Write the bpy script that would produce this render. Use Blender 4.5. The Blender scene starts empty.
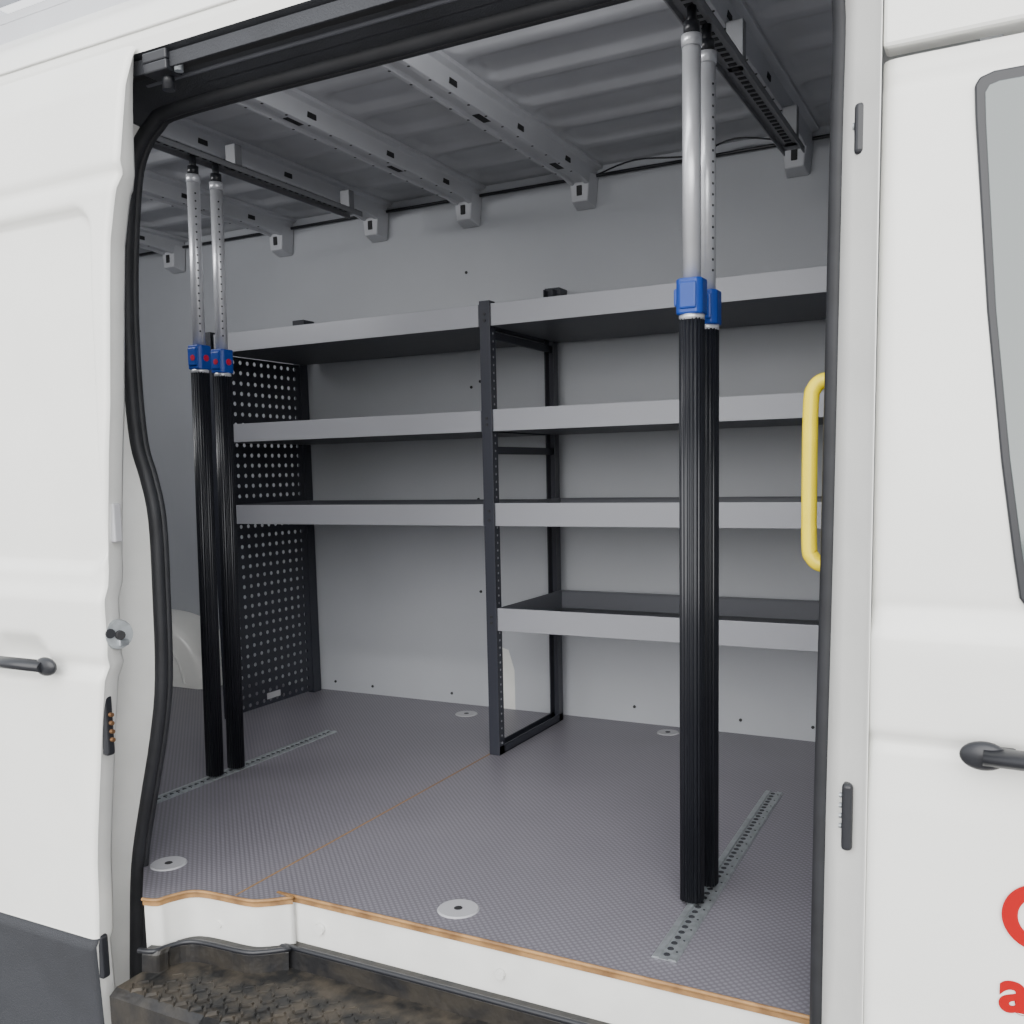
import bpy, bmesh, math, random
from mathutils import Vector, Matrix
random.seed(3)
C=bpy.context
col=C.collection

# ---------------------------------------------------------------- materials
def mat(name, rgb, rough=0.5, metal=0.0, noise=0.0, nscale=8.0, rgb2=None, bump=0.0, bscale=80.0, coat=0.0, spec=None):
    m=bpy.data.materials.new(name); m.use_nodes=True
    nt=m.node_tree; b=nt.nodes["Principled BSDF"]
    b.inputs["Base Color"].default_value=(*rgb,1); b.inputs["Roughness"].default_value=rough
    b.inputs["Metallic"].default_value=metal
    if coat: b.inputs["Coat Weight"].default_value=coat; b.inputs["Coat Roughness"].default_value=0.08
    if spec is not None: b.inputs["Specular IOR Level"].default_value=spec
    tc=nt.nodes.new("ShaderNodeTexCoord")
    if noise>0 or rgb2:
        n=nt.nodes.new("ShaderNodeTexNoise"); n.inputs["Scale"].default_value=nscale; n.inputs["Detail"].default_value=6
        nt.links.new(tc.outputs["Object"],n.inputs["Vector"])
        r=nt.nodes.new("ShaderNodeValToRGB")
        c2=rgb2 if rgb2 else tuple(c*(1-noise) for c in rgb)
        r.color_ramp.elements[0].position=0.35; r.color_ramp.elements[0].color=(*c2,1)
        r.color_ramp.elements[1].position=0.62; r.color_ramp.elements[1].color=(*rgb,1)
        nt.links.new(n.outputs["Fac"],r.inputs["Fac"]); nt.links.new(r.outputs["Color"],b.inputs["Base Color"])
    if bump>0:
        n2=nt.nodes.new("ShaderNodeTexNoise"); n2.inputs["Scale"].default_value=bscale
        nt.links.new(tc.outputs["Object"],n2.inputs["Vector"])
        bp=nt.nodes.new("ShaderNodeBump"); bp.inputs["Strength"].default_value=bump; bp.inputs["Distance"].default_value=0.003
        nt.links.new(n2.outputs["Fac"],bp.inputs["Height"]); nt.links.new(bp.outputs["Normal"],b.inputs["Normal"])
    return m
M_white=mat("white_paint",(0.87,0.87,0.83),0.32,noise=0.04,nscale=5,coat=0.4)
M_jamb=mat("white_jamb_paint",(0.76,0.76,0.73),0.4,noise=0.08,nscale=9,coat=0.2)
M_wall=mat("grey_wall_panel",(0.43,0.445,0.475),0.48,noise=0.04,nscale=3,bump=0.12,bscale=150)
M_ceil=mat("grey_primer_metal",(0.56,0.57,0.60),0.40,noise=0.08,nscale=4)
M_skin=mat("grey_roof_skin_metal",(0.50,0.51,0.54),0.38,noise=0.15,nscale=4)
M_black=mat("black_plastic",(0.016,0.017,0.021),0.35)
M_rubber=mat("rubber_seal",(0.020,0.021,0.025),0.55,noise=0.3,nscale=20)
M_clad=mat("dark_cladding",(0.028,0.030,0.036),0.65,bump=0.4,bscale=300,noise=0.3,nscale=6)
M_alu=mat("brushed_aluminium",(0.68,0.69,0.72),0.36,metal=0.5,noise=0.10,nscale=12)
M_anod=mat("black_anodised",(0.011,0.012,0.016),0.30,metal=0.2)
M_blue=mat("blue_plastic",(0.005,0.048,0.30),0.4)
M_red=mat("red_button",(0.45,0.008,0.04),0.4)
M_redtxt=mat("red_vinyl",(0.38,0.001,0.003),0.4,spec=0.3)
M_yellow=mat("yellow_paint",(0.90,0.70,0.0),0.35,noise=0.06,nscale=30)
M_shelf=mat("silver_grey_powdercoat",(0.285,0.29,0.315),0.42,metal=0.15)
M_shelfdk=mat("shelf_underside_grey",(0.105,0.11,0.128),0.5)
M_railgrey=mat("rail_grey",(0.24,0.245,0.26),0.45,metal=0.3)
M_mat=mat("shelf_rubber_mat",(0.030,0.031,0.036),0.3,bump=0.3,bscale=200)
M_up=mat("anthracite_upright",(0.022,0.024,0.034),0.45)
M_steel=mat("galvanised_steel",(0.44,0.47,0.49),0.33,metal=0.6,noise=0.25,nscale=60)
M_hole=mat("dark_hole",(0.02,0.02,0.022),0.7)
M_disc=mat("grey_cover_plastic",(0.40,0.40,0.42),0.45)
M_wood=mat("plywood_edge",(0.36,0.20,0.075),0.6,rgb2=(0.20,0.105,0.04),nscale=25)
M_joint=mat("joint_filler",(0.27,0.165,0.085),0.7)
M_ground=mat("wet_asphalt",(0.30,0.29,0.28),0.8,noise=0.35,nscale=3,bump=0.5,bscale=60)
M_glass=mat("tinted_window_glass",(0.085,0.105,0.105),0.05,metal=0.0,coat=1.0)
M_step=mat("dirty_step_rubber",(0.010,0.010,0.011),0.38,rgb2=(0.030,0.026,0.021),nscale=16)
M_tread=mat("muddy_tread_rubber",(0.011,0.011,0.011),0.5,rgb2=(0.058,0.048,0.036),nscale=22)
for M in (M_step,M_tread):
    nt=M.node_tree;b=nt.nodes["Principled BSDF"]
    tc=nt.nodes.new("ShaderNodeTexCoord");n=nt.nodes.new("ShaderNodeTexNoise");n.inputs["Scale"].default_value=45
    bp=nt.nodes.new("ShaderNodeBump");bp.inputs["Distance"].default_value=0.004;bp.inputs["Strength"].default_value=0.5
    nt.links.new(tc.outputs["Object"],n.inputs["Vector"]);nt.links.new(n.outputs["Fac"],bp.inputs["Height"]);nt.links.new(bp.outputs[0],b.inputs["Normal"])
# floor: phenolic mesh plywood
M_floor=bpy.data.materials.new("anti_slip_floor");M_floor.use_nodes=True
nt=M_floor.node_tree;b=nt.nodes["Principled BSDF"];b.inputs["Roughness"].default_value=0.40
tc=nt.nodes.new("ShaderNodeTexCoord");mp=nt.nodes.new("ShaderNodeMapping");mp.inputs["Rotation"].default_value=(0,0,math.radians(45));mp.inputs["Scale"].default_value=(88,88,88)
v=nt.nodes.new("ShaderNodeTexVoronoi");v.inputs["Scale"].default_value=1.0;v.inputs["Randomness"].default_value=0.0
r=nt.nodes.new("ShaderNodeValToRGB");r.color_ramp.elements[0].position=0.20;r.color_ramp.elements[0].color=(0.265,0.253,0.287,1);r.color_ramp.elements[1].position=0.48;r.color_ramp.elements[1].color=(0.160,0.152,0.176,1)
n=nt.nodes.new("ShaderNodeTexNoise");n.inputs["Scale"].default_value=2.5;n.inputs["Detail"].default_value=5
mx=nt.nodes.new("ShaderNodeMix");mx.data_type='RGBA';mx.blend_type='MULTIPLY';mx.inputs[0].default_value=0.25
bp=nt.nodes.new("ShaderNodeBump");bp.inputs["Strength"].default_value=0.4;bp.inputs["Distance"].default_value=0.001;bp.invert=True
L=nt.links.new
L(tc.outputs["Object"],mp.inputs[0]);L(mp.outputs[0],v.inputs["Vector"]);L(v.outputs["Distance"],r.inputs[0]);L(tc.outputs["Object"],n.inputs["Vector"])
L(r.outputs[0],mx.inputs[6]);L(n.outputs["Fac"],mx.inputs[7]);L(mx.outputs[2],b.inputs["Base Color"]);L(v.outputs["Distance"],bp.inputs["Height"]);L(bp.outputs[0],b.inputs["Normal"])

# ---------------------------------------------------------------- helpers
def empty(name):
    e=bpy.data.objects.new(name,None);e.empty_display_size=0.1;col.objects.link(e);return e
def mesh(name,vs,fs,m,parent=None,smooth=False,mi=None):
    me=bpy.data.meshes.new(name);me.from_pydata([tuple(v) for v in vs],[],fs)
    ms=m if isinstance(m,(list,tuple)) else [m]
    for x in ms: me.materials.append(x)
    if mi:
        for p,i in zip(me.polygons,mi): p.material_index=i
    if smooth:
        for p in me.polygons:p.use_smooth=True
    me.update()
    o=bpy.data.objects.new(name,me);col.objects.link(o)
    if parent:o.parent=parent
    return o
def bevel(o,w,seg=2):
    md=o.modifiers.new("b","BEVEL");md.width=w;md.segments=seg;md.limit_method='ANGLE';md.angle_limit=math.radians(30)
    return o
def box(name,x0,x1,y0,y1,z0,z1,m,parent=None,bv=0.0):
    vs=[(x,y,z) for x in(x0,x1) for y in(y0,y1) for z in(z0,z1)]
    fs=[(0,1,3,2),(4,6,7,5),(0,4,5,1),(2,3,7,6),(0,2,6,4),(1,5,7,3)]
    o=mesh(name,vs,fs,m,parent)
    if bv:bevel(o,bv)
    return o
def boxes(name,lst,m,parent=None,bv=0.0):
    vs=[];fs=[]
    for x0,x1,y0,y1,z0,z1 in lst:
        k=len(vs);vs+=[(x,y,z) for x in(x0,x1) for y in(y0,y1) for z in(z0,z1)]
        fs+=[tuple(k+i for i in f) for f in [(0,1,3,2),(4,6,7,5),(0,4,5,1),(2,3,7,6),(0,2,6,4),(1,5,7,3)]]
    o=mesh(name,vs,fs,m,parent)
    if bv:bevel(o,bv)
    return o
def frame(d):
    d=Vector(d).normalized();a=Vector((0,0,1)) if abs(d.z)<0.9 else Vector((0,1,0))
    u=d.cross(a).normalized();return u,d.cross(u).normalized(),d
def prism(name,p0,p1,prof,m,parent=None,smooth=True):
    p0=Vector(p0);p1=Vector(p1);u,w,d=frame(p1-p0);n=len(prof)
    vs=[p0+u*a+w*b for a,b in prof]+[p1+u*a+w*b for a,b in prof]
    fs=[(i,(i+1)%n,n+(i+1)%n,n+i) for i in range(n)]+[tuple(range(n))[::-1],tuple(range(n,2*n))]
    o=mesh(name,vs,fs,m,parent)
    if smooth:
        for p in o.data.polygons:
            if len(p.vertices)==4:p.use_smooth=True
    return o
def circ(r,n=24): return [(r*math.cos(2*math.pi*i/n),r*math.sin(2*math.pi*i/n)) for i in range(n)]
def cyl(name,p0,p1,r,m,parent=None,n=24): return prism(name,p0,p1,circ(r,n),m,parent)
def discs(name,lst,m,parent=None,n=12):
    vs=[];fs=[]
    for c,nrm,r,h in lst:
        c=Vector(c);u,w,d=frame(nrm);k=len(vs)
        for hh in(-h*0.2,h):
            vs+=[c+d*hh+(u*a+w*b)*(r if hh<0 else r*0.92) for a,b in circ(1,n)]
        fs+=[tuple(k+n+i for i in range(n))]+[(k+i,k+(i+1)%n,k+n+(i+1)%n,k+n+i) for i in range(n)]
    return mesh(name,vs,fs,m,parent)
def tube(name,pts,r,m,parent=None,cyclic=False,res=4):
    cu=bpy.data.curves.new(name,'CURVE');cu.dimensions='3D';cu.bevel_depth=r;cu.bevel_resolution=res;cu.use_fill_caps=True
    s=cu.splines.new('POLY');s.points.add(len(pts)-1)
    for p,q in zip(s.points,pts):p.co=(*q,1)
    s.use_cyclic_u=cyclic;s.use_smooth=True
    cu.materials.append(m);o=bpy.data.objects.new(name,cu);col.objects.link(o)
    if parent:o.parent=parent
    return o
def ellipsoid(nm,c,s,m,parent):
    bm=bmesh.new();bmesh.ops.create_uvsphere(bm,u_segments=24,v_segments=14,radius=1);me=bpy.data.meshes.new(nm);bm.to_mesh(me);bm.free()
    for p in me.polygons:p.use_smooth=True
    me.materials.append(m);o=bpy.data.objects.new(nm,me);col.objects.link(o);o.parent=parent;o.location=c;o.scale=s;return o
def catmull(p,k=5):
    out=[];n=len(p)
    for i in range(n-1):
        a=Vector(p[max(i-1,0)]);b_=Vector(p[i]);c=Vector(p[i+1]);d=Vector(p[min(i+2,n-1)])
        for j in range(k):
            t=j/k;out.append(0.5*((2*b_)+(c-a)*t+(2*a-5*b_+4*c-d)*t*t+(3*b_-a-3*c+d)*t**3))
    out.append(Vector(p[-1]));return out
def interp(tab,x):
    if x<=tab[0][0]:return tab[0][1]
    for (a,b_),(c,d) in zip(tab,tab[1:]):
        if x<=c:
            t=(x-a)/(c-a);return b_+(d-b_)*t
    return tab[-1][1]
def sstep(a,b_,x):
    t=min(1,max(0,(x-a)/(b_-a)));return t*t*(3-2*t)
def rrect(x,z,cx,cz,hx,hz,r):
    qx=abs(x-cx)-hx+r;qz=abs(z-cz)-hz+r
    return math.hypot(max(qx,0),max(qz,0))+min(max(qx,qz),0)-r

YW=3.35;XR=-0.10;XL=-4.25;ZC=2.03
# ---------------------------------------------------------------- room shell
edge=[(-0.20,1.625),(-1.38,1.625),(-1.425,1.615),(-1.47,1.58),(-1.51,1.562),(-1.62,1.555),(-1.665,1.54),(-1.69,1.50),(-1.70,1.475),(-1.735,1.465)]
edge=[(p.x,p.y) for p in catmull([Vector((a,b_,0)) for a,b_ in edge],4)]
poly=edge+[(-1.885,1.602),(XL,1.612),(XL,YW+0.03),(XR+0.02,YW+0.03),(XR+0.02,1.625)]
n=len(poly)
vs=[(x,y,0) for x,y in poly]+[(x,y,-0.015) for x,y in poly]
fs=[tuple(range(n))[::-1],tuple(range(n,2*n))]+[(i,(i+1)%n,n+(i+1)%n,n+i) for i in range(n)]
mi=[0,0]+[1]*n
floor=mesh("floor",vs,fs,[M_floor,M_wood],None,False,mi)
ft=empty("floor_edge_trim")
tube("edge_lip",[(x,y-0.001,0.0) for x,y in edge],0.004,M_wood,ft)
box("floor_panel_joint",-1.556,-1.551,1.57,3.3,0.0,0.0012,M_joint,ft)
box("wall_back",XL,XR,YW,YW+0.03,-0.02,ZC,M_wall)
box("wall_left",XL-0.03,XL,1.6,YW+0.03,-0.02,ZC,M_wall)
box("wall_right",XR,XR+0.03,1.63,YW+0.03,-0.02,ZC,M_wall)
# ceiling with stamped beads
ceil=empty("ceiling")
ribs=[-0.67,-1.42,-1.90,-2.33,-2.82,-3.45]
NXX=360;NY=100
xs_=sorted(ribs+[XL,XR])
def cz(x,y):
    z=ZC
    for a,b_ in zip(xs_,xs_[1:]):
        if a<=x<=b_:
            c=(a+b_)/2;h=(b_-a)/2-0.085
            for k in range(8):
                yc=1.80+k*0.205
                if abs(y-yc)<.11:
                    d=rrect(x,y,c,yc,h,0.070,0.035)
                    z+=0.015*sstep(0.012,-0.006,d)
                    z-=0.004*math.exp(-(d/.008)**2)
    return z
vs=[];fs=[]
for j in range(NY+1):
    for i in range(NXX+1):
        x=XL+(XR-XL)*i/NXX;y=1.60+(YW-1.60)*j/NY
        vs.append((x,y,cz(x,y)))
W_=NXX+1
for j in range(NY):
    for i in range(NXX):
        a=j*W_+i;fs.append((a,a+W_,a+W_+1,a+1))
mesh("roof_skin",vs,fs,M_skin,ceil,True)
for i,x in enumerate(ribs):
    prof=[(-0.066,2.03),(-0.066,2.019),(-0.044,2.015),(-0.036,1.966),(-.022,1.964),(-.017,1.974),(.017,1.974),(.022,1.964),(0.036,1.966),(0.044,2.015),(0.066,2.019),(0.066,2.03)]
    vs=[(x+a,y,z-(0.014 if y>3.3 and z<2 else 0)) for y in(1.63,3.22,3.345) for a,z in prof];k=len(prof);fs=[]
    for s in range(2):
        for q in range(k-1):fs.append((s*k+q,s*k+q+1,(s+1)*k+q+1,(s+1)*k+q))
    bevel(mesh("rib_%d"%(i+1),vs,fs,M_ceil,ceil),0.002)
    v=[]
    for y,s in((3.345,1.0),(3.285,0.8)):
        v+=[(x-0.05*s,y,2.0),(x+0.05*s,y,2.0),(x+0.038*s,y,1.885+(3.345-y)*0.25),(x-0.038*s,y,1.885+(3.345-y)*0.25)]
    bevel(mesh("rib_foot_%d"%(i+1),v,[(4,5,6,7),(0,4,7,3),(1,2,6,5),(3,7,6,2),(0,1,5,4)],M_ceil,ceil),0.005)
    box("rib_foot_slot_%d"%(i+1),x-0.010,x+0.010,3.281,3.286,1.92,1.955,M_hole,ceil,0.002)
    sl=[]
    for q in range(6):
        y=1.80+q*0.26
        sl.append((x-0.014,x+0.014,y-0.035,y+0.035,1.9725,1.9745))
    boxes("rib_slots_%d"%(i+1),sl[(i%2)::2],M_hole,ceil,0.0008)
    discs("rib_holes_%d"%(i+1),[((x+dx,1.75+q*0.10,1.9652),(0,0,-1),0.0045,0.001) for q in range(15) for dx in(-0.029,0.029)],M_hole,ceil,8)
    boxes("rib_web_slots_%d"%(i+1),[(x+.038,x+.0415,y-.02,y+.02,1.982,1.998) for y in (1.95,2.35,2.75,3.1)],M_hole,ceil,0.0008)
tube("wire_trim",[(XL+0.05,3.335,1.992),(-2,3.335,1.994),(XR-0.02,3.335,1.992)],0.006,M_black,ceil)
tube("cable",[tuple(q) for q in catmull([Vector(q) for q in [(-1.36,3.30,1.985),(-1.2,3.26,2.0),(-1.0,3.27,1.985),(-.85,3.24,2.005),(-.70,3.28,1.985)]],5)],0.003,M_black,ceil)
# wall fasteners, cover
wf=empty("wall_fasteners")
pts=[(-2.65,.04),(-2.45,.035),(-2.05,.04),(-1.25,.06),(-0.85,.05),(-0.6,.05),(-1.88,1.30),(-1.92,1.28),(-1.90,.84),(-1.90,.47),(-1.93,1.72),(-1.2,.75),(-3.1,1.5),(-3.0,.9),(-1.0,1.75)]
discs("rivets",[((x,YW,z),(0,-1,0),0.006,0.003) for x,z in pts],M_hole,wf)
wp=empty("wall_corner_cover")
v=[(-1.84,YW-.001,0.0),(-1.755,YW-.001,0.0),(-1.755,YW-.001,.16),(-1.78,YW-.001,.24),(-1.815,YW-.001,.25),(-1.84,YW-.001,.18)]
o=mesh("cover_plate",v,[(5,4,3,2,1,0)],M_jamb,wp);sd=o.modifiers.new("s","SOLIDIFY");sd.thickness=0.006;sd.offset=1
tube("wall_panel_seam",[(-1.865,YW-.001,0.01),(-1.865,YW-.001,1.40)],0.0010,M_shelfdk,wf)
# wheel arch
wa=empty("wheel_arch")
prof=[(-4.03,0.002),(-4.0,.14),(-3.9,.25),(-3.73,.31),(-3.53,.31),(-3.36,.26),(-3.25,.15),(-3.20,0.002)]
prof=[(p.x,p.y) for p in catmull([Vector((a,b_,0)) for a,b_ in prof],4)]
k=len(prof);cx0=-3.61
rings=[(3.348,1.0),(3.16,1.0),(3.13,0.97),(3.115,0.90)]
vs=[(cx0+(x-cx0)*s,y,max(z*s,.002)) for y,s in rings for x,z in prof];fs=[]
for s in range(len(rings)-1):
    for q in range(k-1):fs.append((s*k+q,s*k+q+1,(s+1)*k+q+1,(s+1)*k+q))
fs.append(tuple((len(rings)-1)*k+q for q in range(k)))
mesh("arch_housing",vs,fs,M_white,wa,True)
tube("arch_bead",[(cx0+(x-cx0)*.7,3.113,z*.7+.02) for x,z in prof],0.006,M_jamb,wa)
tube("arch_bead_inner",[(cx0+(x-cx0)*.4,3.113,z*.4+.03) for x,z in prof],0.005,M_jamb,wa)

# ---------------------------------------------------------------- door opening
S=[(-1.865,-.34),(-1.850,-.15),(-1.828,.04),(-1.785,.20),(-1.738,.36),(-1.710,.50),(-1.701,.70),(-1.700,.86),(-1.718,.95),(-1.742,1.03),(-1.750,1.18),(-1.744,1.36),(-1.722,1.53),(-1.695,1.63),(-1.635,1.69),(-1.54,1.710),(-1.02,1.712),(-.6,1.712),(-.34,1.71),(-.275,1.685),(-.247,1.62),(-.247,1.4),(-.252,.8),(-.257,.4),(-.259,0),(-.26,-.34)]
KS=1.6/1.55
S=[(x*KS,.95+(z-.95)*KS if z>-.3 else -.36) for x,z in S]
YS=1.597
SL=catmull([Vector((a,0,b_)) for a,b_ in S],4);N=len(SL)
def nrm(i):
    a=SL[max(0,i-1)];b_=SL[min(N-1,i+1)];t=(b_-a).normalized();return Vector((-t.z,0,t.x))
OUT=[]
for i in range(N):
    OUT.append(SL[i]+nrm(i)*0.066)
iA=max(i for i in range(N) if SL[i].x<-1.70 and SL[i].z<=1.725)
iB=min(i for i in range(N) if SL[i].x>-0.31)
for i in range(iA,iB+1): 
    OUT[i].z=min(OUT[i].z,1.79)
for i in range(iB,N):
    OUT[i].x=-0.183 if OUT[i].z<1.72 else min(OUT[i].x,-.183)
body=empty("van_body")
YB=1.455
rows=[(YS,0.0),(1.555,0.12),(1.50,0.45),(1.48,0.85),(YB+0.004,.95),(YB,1.0)]
vs=[];
for y,t in rows:
    for i in range(N):
        p=SL[i].lerp(OUT[i],t);vs.append((p.x,y,p.z))
fs=[];mi=[]
for s in range(len(rows)-1):
    for i in range(N-1):
        fs.append((s*N+i,s*N+i+1,(s+1)*N+i+1,(s+1)*N+i));mi.append(1 if iA<=i<iB else 0)
mesh("opening_jamb",vs,fs,[M_jamb,M_clad],body,True,mi)
def side_sheet(name,loop,y,xl,xr,zt,m,parent):
    vs=[];fs=[]
    def quad(a,b_,c,d):
        k=len(vs);vs.extend([(p[0],y,p[1]) for p in(a,b_,c,d)]);fs.append((k,k+1,k+2,k+3))
    P=[(p.x,p.z) for p in loop]
    for i in range(iA):
        if P[i+1][1]-P[i][1]>1e-5:quad((xl,P[i][1]),P[i],P[i+1],(xl,P[i+1][1]))
    quad((xl,P[iA][1]),P[iA],(P[iA][0],zt),(xl,zt))
    for i in range(iA,iB):quad(P[i],P[i+1],(P[i+1][0],zt),(P[i][0],zt))
    quad(P[iB],(xr,P[iB][1]),(xr,zt),(P[iB][0],zt))
    for i in range(iB,N-1):
        if P[i][1]-P[i+1][1]>1e-5:quad(P[i+1],(xr,P[i+1][1]),(xr,P[i][1]),P[i])
    return mesh(name,vs,fs,m,parent)
side_sheet("outer_side_panel",OUT,YB,-4.4,-0.182,1.815,M_white,body)
side_sheet("wall_door_side",[Vector((p.x,0,max(p.z,-.02))) for p in SL],YS+.004,XL-.03,XR+.03,ZC+.02,M_ceil,None)
box("upper_track",-1.66,-0.30,1.475,1.50,1.760,1.774,M_hole,body,0.002)
box("upper_track_lip",-1.66,-0.30,1.462,1.468,1.752,1.780,M_clad,body,0.001)
tube("track_bead",[(-1.62,1.515,1.757),(-0.32,1.515,1.757)],0.005,M_shelfdk,body)
tube("track_seal",[(-1.66,1.545,1.752),(-0.32,1.545,1.752)],0.006,M_black,body)
# roof outer curve
prof=[(1.455,1.80),(1.462,1.84),(1.485,1.885),(1.53,1.935),(1.60,1.985),(1.70,2.025),(1.9,2.065),(2.5,2.10),(3.1,2.07),(3.38,2.05),(3.48,1.9),(3.48,-.3)]
prof=[(p.x,p.y) for p in catmull([Vector((a,b_,0)) for a,b_ in prof],4)]
k=len(prof);xs=[-4.4,-3,-1.5,-.182,1.3];vs=[(x,y,z) for x in xs for y,z in prof]
fs=[(s*k+q,(s+1)*k+q,(s+1)*k+q+1,s*k+q+1) for s in range(len(xs)-1) for q in range(k-1)]
mesh("roof_outer",vs,fs,M_white,body,True)
tube("roof_gutter_line",[(-4.3,1.459,1.835),(1.3,1.459,1.835)],0.003,M_jamb,body)
box("front_roof_side",-.182,1.3,1.458,1.50,1.508,1.81,M_white,body,0.006)
kk=len(edge)
vs=[(x,y+.004,z) for z in(-.012,-.13) for x,y in edge]
mesh("sill_riser",vs,[(i,i+1,kk+i+1,kk+i) for i in range(kk-1)],M_jamb,body,True)
discs("sill_bolts",[((-1.36,1.627,-.065),(0,-1,0),.013,.006),((-.9,1.627,-.065),(0,-1,0),.011,.005),((-1.6,1.561,-.075),(0,-1,0),.009,.004)],M_jamb,body,16)
box("lower_sill",-4.4,1.3,1.445,1.48,-.45,-.365,M_clad,body,0.01)
# ---- step
st=empty("entry_step")
def ring(dy,z): return [(x-(0.0 if y>1.5 else -0.012),y-dy,z) for x,y in edge]
R=[ring(-.008,-.110),ring(.016,-.112),ring(.022,-.120),ring(.024,-.160)]
vs=[p for r_ in R for p in r_]
ZT=-.168
vs+=[(x,1.38,ZT) for x,y in edge];vs+=[(x,1.36,ZT-.012) for x,y in edge];vs+=[(x,1.36,-.34) for x,y in edge]
nr=len(vs)//kk
mesh("step_liner",vs,[(s*kk+i,s*kk+i+1,(s+1)*kk+i+1,(s+1)*kk+i) for s in range(nr-1) for i in range(kk-1)],[M_step,M_tread],st,False,[1 if s==3 else 0 for s in range(nr-1) for i in range(kk-1)])
tube("step_rim",[(x,y-.020,-.113) for x,y in edge],.006,M_black,st)
vs=[];fs=[]
for j in range(6):
    for i in range(68):
        x=-1.70+i*.022+(j%2)*.011;y=1.39+j*.028
        if x>-.3 or (x<-1.48 and y>1.50):continue
        if x<-1.65 and y>1.42:continue
        k=len(vs);z=ZT-.001
        s=1 if (i+j)%2 else -1
        for h,w_ in((0,1.0),(.008,.7)):
            for a,b_ in((-.010,-.006*s-.003),(.010,.006*s-.003),(.010,.006*s+.003),(-.010,-.006*s+.003)):
                vs.append((x+a*w_,y+b_*w_*1.5,z+h))
        fs+=[(k+4,k+5,k+6,k+7)]+[(k+q,k+(q+1)%4,k+4+(q+1)%4,k+4+q) for q in range(4)]
mesh("step_tread_pattern",vs,fs,M_tread,st)
# ---- seal
sl=empty("door_seal")
tube("seal_bead",[(p.x,YS-.012,p.z) for p in SL],0.0160,M_rubber,sl)
tube("seal_lip",[(p.x,YS+.006,p.z) for p in [SL[i]-nrm(i)*0.005 for i in range(N)]],0.010,M_rubber,sl)

# ---------------------------------------------------------------- front door (right)
fd=empty("front_door")
pf=[(-.36,1.475),(-.1,1.455),(.2,1.447),(.45,1.449),(.535,1.455),(.55,1.460),(.565,1.450),(.68,1.447),(.705,1.448),(.72,1.456),(.745,1.464),(.76,1.462),(1.0,1.462),(1.3,1.466),(1.5,1.474)]
zs=[-.36+i*(1.497+.36)/230 for i in range(231)];NU=60
vs=[];fs=[];mi=[]
for z in zs:
    for i in range(NU+1):
        u=i/NU;x=-.183+ (1.45)*u**1.5
        y=interp(pf,z)+0.012*math.exp(-(x+.183)/.006)
        y+=0.003*math.exp(-((z-1.462)/.005)**2)
        vs.append((x,y,z))
for j in range(230):
    for i in range(NU):
        a=j*(NU+1)+i;fs.append((a,a+1,a+NU+2,a+NU+1));mi.append(1 if zs[j]<-.1 else 0)
mesh("door_skin",vs,fs,[M_white,M_clad],fd,True,mi)
def plate(name,pts,y0,y1,m,parent,bv=.003):
    n=len(pts);vs=[(x,y0(z),z) for x,z in pts]+[(x,y1(z),z) for x,z in pts]
    fs=[tuple(range(n)),tuple(range(n,2*n))[::-1]]+[(i,n+i,n+(i+1)%n,(i+1)%n) for i in range(n)]
    o=mesh(name,vs,fs,m,parent)
    bm=bmesh.new();bm.from_mesh(o.data);bmesh.ops.recalc_face_normals(bm,faces=bm.faces);bm.to_mesh(o.data);bm.free()
    if bv:bevel(o,bv)
    return o
yo=lambda d:(lambda z:1.4575+(z-.745)*.012-d)
win=[(-.045,1.455),(-.062,1.45),(-.068,1.44),(-.066,1.40),(-.045,1.15),(-.022,.95),(-.003,.82),(.006,.765),(.02,.745),(.95,.745),(.95,1.0),(.70,1.455)]
plate("window_frame",win,yo(.001),yo(-.012),M_black,fd)
win2=[(-.038,1.440),(-.050,1.437),(-.055,1.428),(-.053,1.39),(-.034,1.15),(-.011,.95),(.006,.835),(.012,.80),(.024,.785),(.92,.785),(.92,1.0),(.68,1.440)]
plate("window_glass",win2,yo(.003),yo(-.002),M_glass,fd,.001)
prism("handle_bar",(-.030,1.418,.553),(.20,1.418,.548),[(a,b_*.62) for a,b_ in circ(.0205,24)],M_black,fd)
ellipsoid("handle_end",(-.030,1.419,.553),(.030,.0125,.0203),M_black,fd)
ellipsoid("handle_end_front",(.20,1.419,.548),(.030,.0125,.0203),M_black,fd)
box("handle_mount",-.020,.010,1.42,1.452,.543,.560,M_black,fd,.004)
box("handle_mount_front",.155,.185,1.42,1.452,.54,.557,M_black,fd,.004)
sg=empty("door_lettering")
def text(body_,x,z,size,y):
    cu=bpy.data.curves.new("letter","FONT");cu.body=body_;cu.size=size;cu.extrude=.0008;cu.offset=size*.028
    cu.materials.append(M_redtxt);o=bpy.data.objects.new("letter_"+body_,cu);col.objects.link(o);o.parent=sg
    o.location=(x,y,z);o.rotation_euler=(math.radians(90),0,0)
text("C",-.004,.283,.128,1.4445);text("a",-.001,.185,.090,1.4455)

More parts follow.
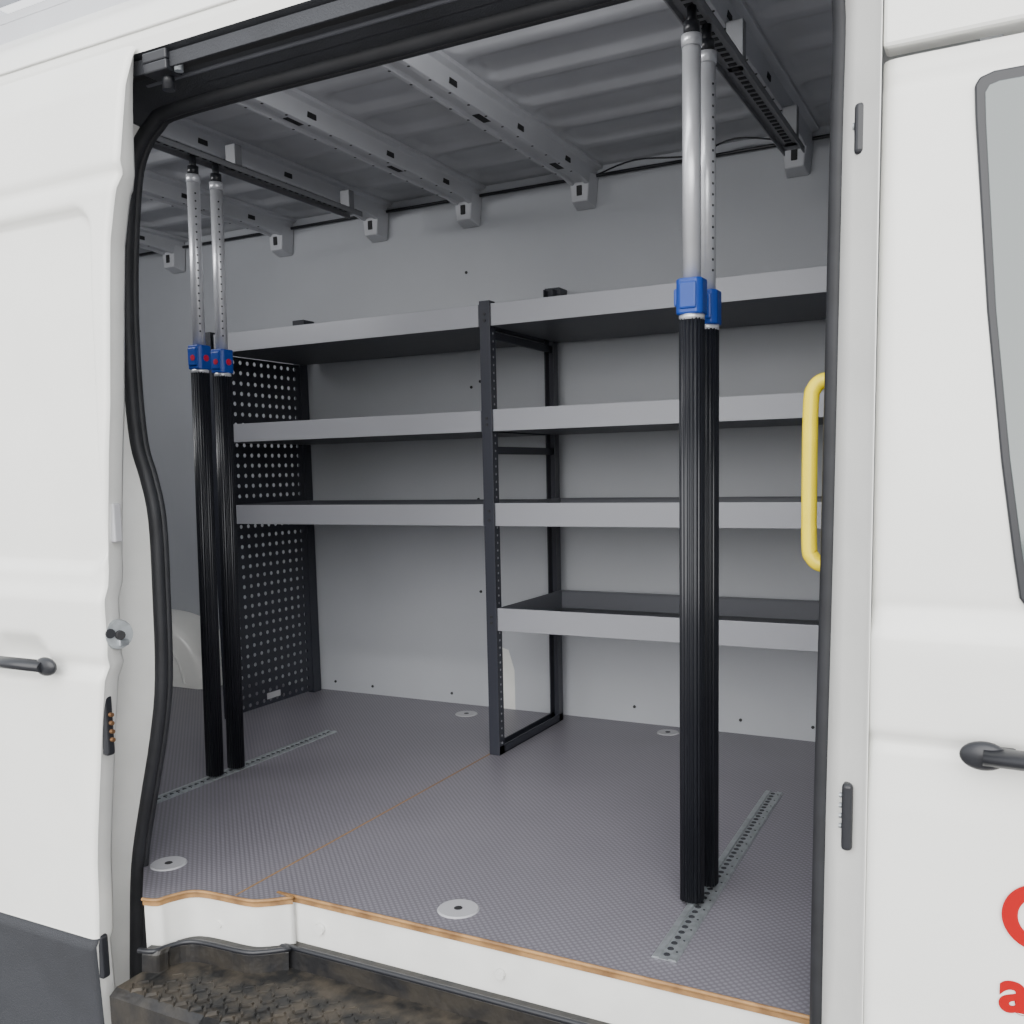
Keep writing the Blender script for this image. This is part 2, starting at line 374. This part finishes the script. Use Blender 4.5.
pl=empty("pillar_contact")
bevel(box("contact_plate",-.222,-.206,1.478,1.506,.365,.47,M_black,pl),.006,3)
discs("contact_pins",[((-.224,1.492,.40+i*.016),(-1,0,0),.004,.003) for i in range(4)],M_steel,pl)
pl2=empty("pillar_guide")
bevel(box("guide_plate",-.222,-.206,1.490,1.506,1.385,1.455,M_black,pl2),.006,3)
discs("guide_hole",[((-.2225,1.498,1.425),(-1,0,0),.005,.002)],M_steel,pl2)
gh=empty("grab_handle")
g=[(-.265,1.632,1.084),(-.285,1.632,1.083),(-.297,1.632,1.072),(-.302,1.632,1.048),(-.303,1.632,.94),(-.302,1.632,.82),(-.297,1.632,.798),(-.285,1.632,.787),(-.265,1.632,.786)]
tube("grip",[tuple(p) for p in catmull([Vector(q) for q in g],5)],.0125,M_yellow,gh,res=8)
box("flange_top",-.265,-.25,1.612,1.65,1.065,1.11,M_yellow,gh,.004)
box("flange_bottom",-.265,-.25,1.612,1.65,.76,.805,M_yellow,gh,.004)

# ---------------------------------------------------------------- sliding door (left, open)
sdr=empty("sliding_door")
ex=[(-.36,-1.785),(-.05,-1.76),(.02,-1.752),(.12,-1.745),(.43,-1.70),(.60,-1.672),(.80,-1.664),(1.1,-1.632),(1.3,-1.62),(1.42,-1.615),(1.5,-1.60),(1.56,-1.585),(1.80,-1.575)]
py=[(-.36,1.375),(-.07,1.347),(-.06,1.355),(.2,1.35),(.53,1.352),(.56,1.364),(.58,1.356),(.70,1.352),(.73,1.363),(.76,1.366),(1.0,1.366),(1.3,1.374),(1.52,1.386),(1.55,1.398),(1.57,1.390),(1.72,1.41),(1.78,1.43),(1.80,1.440)]
zs=[-.36+i*(2.16)/240 for i in range(241)];NU=110
def xe(z):return interp(ex,z)
def yd(x,z):
    y=interp(py,z)
    y+=.016*sstep(.006,-.010,rrect(x,z,-2.30,1.13,.635,.365,.05))
    y+=.030*sstep(.01,-.05,rrect(x,z,-1.945,.565,.095,.052,.05))
    return y
vs=[];fs=[];mi=[]
for z in zs:
    for i in range(NU+1):
        u=i/NU;x=xe(z)-1.35*u**1.6
        vs.append((x,yd(x,z)+.010*math.exp(-(xe(z)-x)/.005),z))
for j in range(240):
    for i in range(NU):
        a=j*(NU+1)+i;fs.append((a,a+NU+1,a+NU+2,a+1));mi.append(1 if zs[j]<-.06 else 0)
k=len(vs);
for z in zs:
    y=interp(py,z)+.010;x=xe(z);dd=min(.050,1.450-y)
    vs+=[(x,y,z),(x-.003,y+dd*.25,z),(x-.006,y+dd*.75,z),(x-.016,y+dd,z),(x-1.35,y+dd,z)]
for j in range(240):
    for q in range(4):
        a=k+j*5+q;fs.append((a,a+5,a+6,a+1));mi.append(2)
mesh("door_shell",vs,fs,[M_white,M_clad,M_jamb],sdr,True,mi)
prism("handle_bar",(-2.08,1.330,.555),(-1.825,1.330,.556),[(a,b_*.62) for a,b_ in circ(.0205,24)],M_black,sdr)
ellipsoid("handle_end",(-1.825,1.331,.556),(.032,.0125,.0203),M_black,sdr)
box("handle_mount",-1.860,-1.840,1.332,1.36,.548,.562,M_black,sdr,.004)
discs("latch_plate",[((xe(.62)+.002,1.392,.625),(1,-.3,0),.032,.006)],M_steel,sdr,20)
discs("latch_claw",[((xe(.62)+.008,1.390,.625),(1,-.3,0),.010,.010)],M_hole,sdr,12)
box("latch_bracket",xe(.62)-.004,xe(.62)+.014,1.385,1.41,.60,.615,M_steel,sdr,.003)
for zz,h in((.43,.065),(-.10,.05)):
    bevel(box("edge_contact_%d"%int(zz*100+20),xe(zz)-.01,xe(zz)+.008,1.364,1.386,zz-h,zz+h,M_black,sdr),.006,3)
discs("contact_pins",[((xe(.43)+.010,1.376,.40+i*.018),(1,0,0),.005,.006) for i in range(4)],mat("brass_pin",(.22,.12,.06),.4,.6),sdr)
discs("edge_plug",[((xe(.63)+.001,1.372,.63),(1,-.3,0),.011,.004)],M_black,sdr)
box("check_strap",xe(.85)-.01,xe(.85)+.008,1.385,1.405,.82,.90,M_disc,sdr,.003)
ra=empty("door_roller_arm")
boxes("arm",[(-1.565,-1.50,1.452,1.465,1.765,1.785),(-1.565,-1.50,1.452,1.495,1.745,1.765)],M_black,ra,.003)
cyl("roller",(-1.53,1.485,1.72),(-1.53,1.485,1.765),.012,M_black,ra)
cyl("roller_small",(-1.49,1.475,1.745),(-1.49,1.475,1.78),.009,M_steel,ra)
rr=empty("roof_rack")
prism("side_rail",(-4.2,1.60,2.11),(-1.62,1.60,2.11),[(-.025,-.025),(.025,-.025),(.025,.025),(-.025,.025)],M_alu,rr,False)
for i,x in enumerate((-1.66,-2.4,-3.2,-4.0)):
    box("foot_%d"%(i+1),x-.03,x+.03,1.565,1.625,1.96,2.14,M_black,rr,.008)
    box("cross_bar_%d"%(i+1),x-.015,x+.015,1.60,3.3,2.135,2.17,M_alu,rr,.005)

# ---------------------------------------------------------------- shelving
sh=empty("shelving_unit")
YF=2.77;YK=3.28
def tray(nm,x0,x1,z0,z1,yb=YK):
    boxes(nm+"_front_lip",[(x0,x1,YF,YF+.004,z0,z1)],M_shelf,sh,.0015)
    boxes(nm+"_tray",[(x0,x1,YF+.002,yb,z0,z0+.003),(x0,x1,yb-.003,yb,z0,z1),(x0,x0+.003,YF,yb,z0,z1),(x1-.003,x1,YF,yb,z0,z1),(x0,x1,YF+.002,YF+.014,z1-.003,z1),(x0,x1,yb-.014,yb,z1-.003,z1)],M_shelfdk,sh)
    boxes(nm+"_mat",[(x0+.004,x1-.004,YF+.006,yb-.004,z0+.004,z0+.010)],M_mat,sh)
XA,XB,XC,XD=-2.70,-1.553,-1.512,-.34
for i,(z0,z1) in enumerate(((1.412,1.482),(1.078,1.146),(.771,.842))):
    tray("shelf_left_%d"%(i+1),XA,XB,z0,z1)
for i,(z0,z1) in enumerate(((1.412,1.482),(1.078,1.148),(.771,.846),(.424,.500))):
    tray("shelf_right_%d"%(i+1),XC,XD,z0,z1)
def upright(nm,x):
    w=.019
    boxes(nm+"_posts",[(x-w,x+w,YF-.003,YF+.001,0,1.492),(x-w,x-w+.004,YF,YF+.035,0,1.492),(x+w-.004,x+w,YF,YF+.035,0,1.492),
                       (x-w,x+w,YK-.002,YK+.002,0,1.60),(x-w,x-w+.004,YK-.035,YK,0,1.60),(x+w-.004,x+w,YK-.035,YK,0,1.60)],M_up,sh,.001)
    boxes(nm+"_bars",[(x-w,x+w,YF,YK,0,.006),(x-w,x-w+.004,YF,YK,0,.03),(x+w-.004,x+w,YF,YK,0,.03),(x-.006,x+.006,YF,YK,1.005,1.03),(x-.006,x+.006,YF,YK,1.375,1.40)],M_up,sh,.001)
    box(nm+"_wall_bracket",x-.03,x+.03,YK,YW,1.585,1.61,M_up,sh,.002)
    discs(nm+"_bolts",[((x,YF-.003,z),(0,-1,0),.005,.003) for z in(1.45,1.43,1.12,1.10,.82,.79,.47,.45)],M_hole,sh)
    discs(nm+"_perforation",[((x+w,YF+.017,.04+i*.025),(1,0,0),.004,.0006) for i in range(57)],M_shelf,sh,8)
upright("upright_mid",-1.532)
upright("upright_end",-.32)
XP=-2.715
boxes("panel_posts",[(XP-.03,XP+.004,YF-.004,YF+.03,0,1.492),(XP-.03,XP+.004,YK-.005,YK+.045,0,1.43)],M_up,sh,.001)
box("panel_wall_bracket",XP-.03,XP+.03,YK,YW,1.575,1.60,M_up,sh,.002)
box("panel_bracket_stem",XP-.012,XP+.012,YK+.04,YK+.05,1.42,1.6,M_up,sh,.002)
vs=[];fs=[]
p=.040;cols=13;nrows=35;y0=YF+.012;z0=.012;rh=.0080
for r_ in range(nrows):
    for c in range(cols):
        cy=y0+(c+.5)*p;czz=z0+(r_+.5)*p;k=len(vs);h=p/2
        o8=[(h,0),(h,h),(0,h),(-h,h),(-h,0),(-h,-h),(0,-h),(h,-h)]
        vs+=[(XP,cy+a,czz+b_) for a,b_ in o8]
        vs+=[(XP,cy+rh*math.cos(i*math.pi/4),czz+rh*math.sin(i*math.pi/4)) for i in range(8)]
        fs+=[(k+i,k+(i+1)%8,k+8+(i+1)%8,k+8+i) for i in range(8)]
o=mesh("perforated_panel",vs,fs,M_up,sh)
box("panel_label",XP+.001,XP+.003,2.98,3.06,.035,.06,M_disc,sh)

# ---------------------------------------------------------------- load bars
flute=[]
for i in range(144):
    t=2*math.pi*i/144;q=(abs(math.cos(t))**4+abs(math.sin(t))**4)**(-.25)
    rr_=.0245*(0.55+.45*q)*(1+.045*math.cos(20*t));flute.append((rr_*math.cos(t),rr_*math.sin(t)))
def loadbar(b0,t0,zc,side=1,holes=True):
    e=empty("load_bar")
    b0=Vector(b0);t0=Vector(t0)
    def at(z):return b0.lerp(t0,(z-b0.z)/(t0.z-b0.z))
    prism("lower_tube",at(.012),at(zc),flute,M_anod,e)
    cyl("foot_pin",at(0.002),at(.03),.012,M_steel,e)
    cyl("collar",at(zc-.002),at(zc+.010),.026,M_alu,e)
    bevel(prism("clamp",at(zc+.008),at(zc+.080),[(a*.92,b_*.92) for a,b_ in [(-.030,-.020),(-.020,-.030),(.020,-.030),(.030,-.020),(.030,.020),(.020,.030),(-.020,.030),(-.030,.020)]],M_blue,e,False),.004)
    c=at(zc+.050)
    boxes("clamp_lever",[(c.x-.018,c.x+.018,c.y-.032,c.y-.024,c.z-.032,c.z+.022),(c.x-.034,c.x-.024,c.y-.016,c.y+.016,c.z-.024,c.z+.012)],M_blue,e,.004)
    c=at(zc+.045)
    if side<0: discs("clamp_logo",[((c.x+.0285,c.y-.002,c.z-.004),(1,-.1,0),.010,.0015),((c.x+.004,c.y-.0325,c.z-.004),(0,-1,0),.009,.0015)],M_red,e)
    zt=t0.z
    cyl("upper_tube",at(zc+.075),at(zt-.02),.0185,M_alu,e)
    cyl("upper_cap",at(zt-.022),at(zt),.0205,M_alu,e)
    if holes:
        hl=[];z=zc+.12
        while z<zt-.05:
            c=at(z);hl.append(((c.x+.016,c.y-.0095,c.z),(.86,-.5,0),.0028,.0005));z+=.022
        discs("adjust_holes",hl,M_clad,e,8)
    cyl("top_pin",at(zt),at(zt+.055),.010,M_black,e)
    cyl("top_spring",at(zt),at(zt+.025),.016,M_black,e)
loadbar((-.603,1.965,0),(-.603,1.965,1.80),1.250,1,False)
loadbar((-.598,2.06,0),(-.600,2.06,1.80),1.240)
loadbar((-2.232,2.195,0),(-2.185,2.195,1.835),1.264,-1)
loadbar((-2.228,2.285,0),(-2.182,2.285,1.835),1.260,-1)
def frail(x0,x1,y0,y1):
    e=empty("floor_rail")
    w=.026
    def X(y):return x0+(x1-x0)*(y-y0)/(y1-y0)
    v=[(X(y)+dx,y,z) for y in(y0,y1) for dx,z in((-w,0.0005),(-w+.003,.004),(-.010,.005),(-.009,.002),(.009,.002),(.010,.005),(w-.003,.004),(w,.0005))]
    mesh("rail_profile",v,[(i,i+1,8+i+1,8+i) for i in range(7)]+[(0,1,2,3,4,5,6,7)],M_steel,e)
    k=int((y1-y0)/.025)
    discs("rail_holes",[((X(y0+.02+i*.025),y0+.02+i*.025,.0022),(0,0,1),.0068,.0010) for i in range(k)],M_clad,e,12)
    discs("rail_studs",[((X(y0+.02+i*.05)+.0165,y0+.0325+i*.05,.0045),(0,0,1),.0025,.0008) for i in range(k//2)],M_clad,e,8)
frail(-.580,-.603,1.705,2.765);frail(-2.235,-2.235,1.70,2.79)
def crail(x,z,y0,y1):
    e=empty("ceiling_rail")
    boxes("channel",[(x-.030,x+.030,y0,y1,z,z+.004),(x-.030,x-.026,y0,y1,z-.014,z+.004),(x+.026,x+.030,y0,y1,z-.014,z+.004)],M_railgrey,e,.001)
    boxes("teeth",[(x-.009,x+.009,y0+.02+i*.03,y0+.034+i*.03,z-.002,z-.0005) for i in range(int((y1-y0-.04)/.03))],M_hole,e)
    boxes("hangers",[(x-.02,x+.02,y-.015,y+.015,z,1.97) for y in(y0+.05,(y0+y1)/2,y1-.05)],M_railgrey,e,.002)
crail(-.612,1.866,1.68,3.0);crail(-2.19,1.90,1.75,3.0)
for x,y,r_ in((-1.055,1.725,.047),(-1.835,1.635,.045),(-1.90,3.21,.045),(-1.09,3.26,.04)):
    e=empty("floor_anchor_cover")
    discs("disc",[((x,y,0),(0,0,1),r_,.003)],M_disc,e,32)
    discs("screw",[((x,y,.003),(0,0,1),.010,.0008)],M_hole,e,12)

# ---------------------------------------------------------------- outside
bpy.ops.mesh.primitive_plane_add(size=60,location=(0,0,-.75));o=C.object;o.name="ground";o.data.materials.append(M_ground)
# ---------------------------------------------------------------- lights
wd=bpy.data.worlds.new("overcast_sky");C.scene.world=wd;wd.use_nodes=True
nt=wd.node_tree;bg=nt.nodes["Background"]
tc=nt.nodes.new("ShaderNodeTexCoord");sx=nt.nodes.new("ShaderNodeSeparateXYZ");r=nt.nodes.new("ShaderNodeValToRGB")
nt.links.new(tc.outputs["Generated"],sx.inputs[0]);nt.links.new(sx.outputs[2],r.inputs[0]);nt.links.new(r.outputs[0],bg.inputs[0])
r.color_ramp.elements[0].position=0.0;r.color_ramp.elements[0].color=(1,1.0,1.0,1)
r.color_ramp.elements[1].position=1.0;r.color_ramp.elements[1].color=(.84,.88,.94,1)
bg.inputs[1].default_value=2.2
sn=bpy.data.lights.new("hazy_sun","SUN");sn.energy=4.4;sn.angle=math.radians(70);sn.color=(1,.985,.96)
so=bpy.data.objects.new("hazy_sun",sn);col.objects.link(so)
so.rotation_euler=Vector((-.28,1.0,-.55)).to_track_quat('-Z','Y').to_euler()
for nm,loc,dr,en in(("interior_fill_light",(-1.1,1.66,1.95),(-.1,.95,-.30),5.0),("interior_fill_light",(-3.0,1.68,1.90),(.0,.95,-.40),10)):  # added fill lights to brighten the cargo space, not fittings of the van
    al=bpy.data.lights.new(nm,"AREA");al.energy=en;al.size=1.1;al.size_y=.10;al.shape='RECTANGLE'
    ao=bpy.data.objects.new(nm,al);col.objects.link(ao);ao.location=loc
    ao.rotation_euler=Vector(dr).to_track_quat('-Z','Y').to_euler()
# ---------------------------------------------------------------- camera
cd=bpy.data.cameras.new("camera");cam=bpy.data.objects.new("camera",cd);col.objects.link(cam)
Rt=Vector((0.8864,0.46245,-0.02106));Up=Vector((-0.03207,0.10672,0.99378));Fw=Vector((-0.46185,0.88021,-0.10944))
m=Matrix((Rt,Up,-Fw)).transposed().to_4x4();m.translation=Vector((0,0,.95));cam.matrix_world=m
cd.sensor_width=36;cd.lens=33.93;cd.shift_y=65/1024;cd.clip_start=.02
C.scene.camera=cam
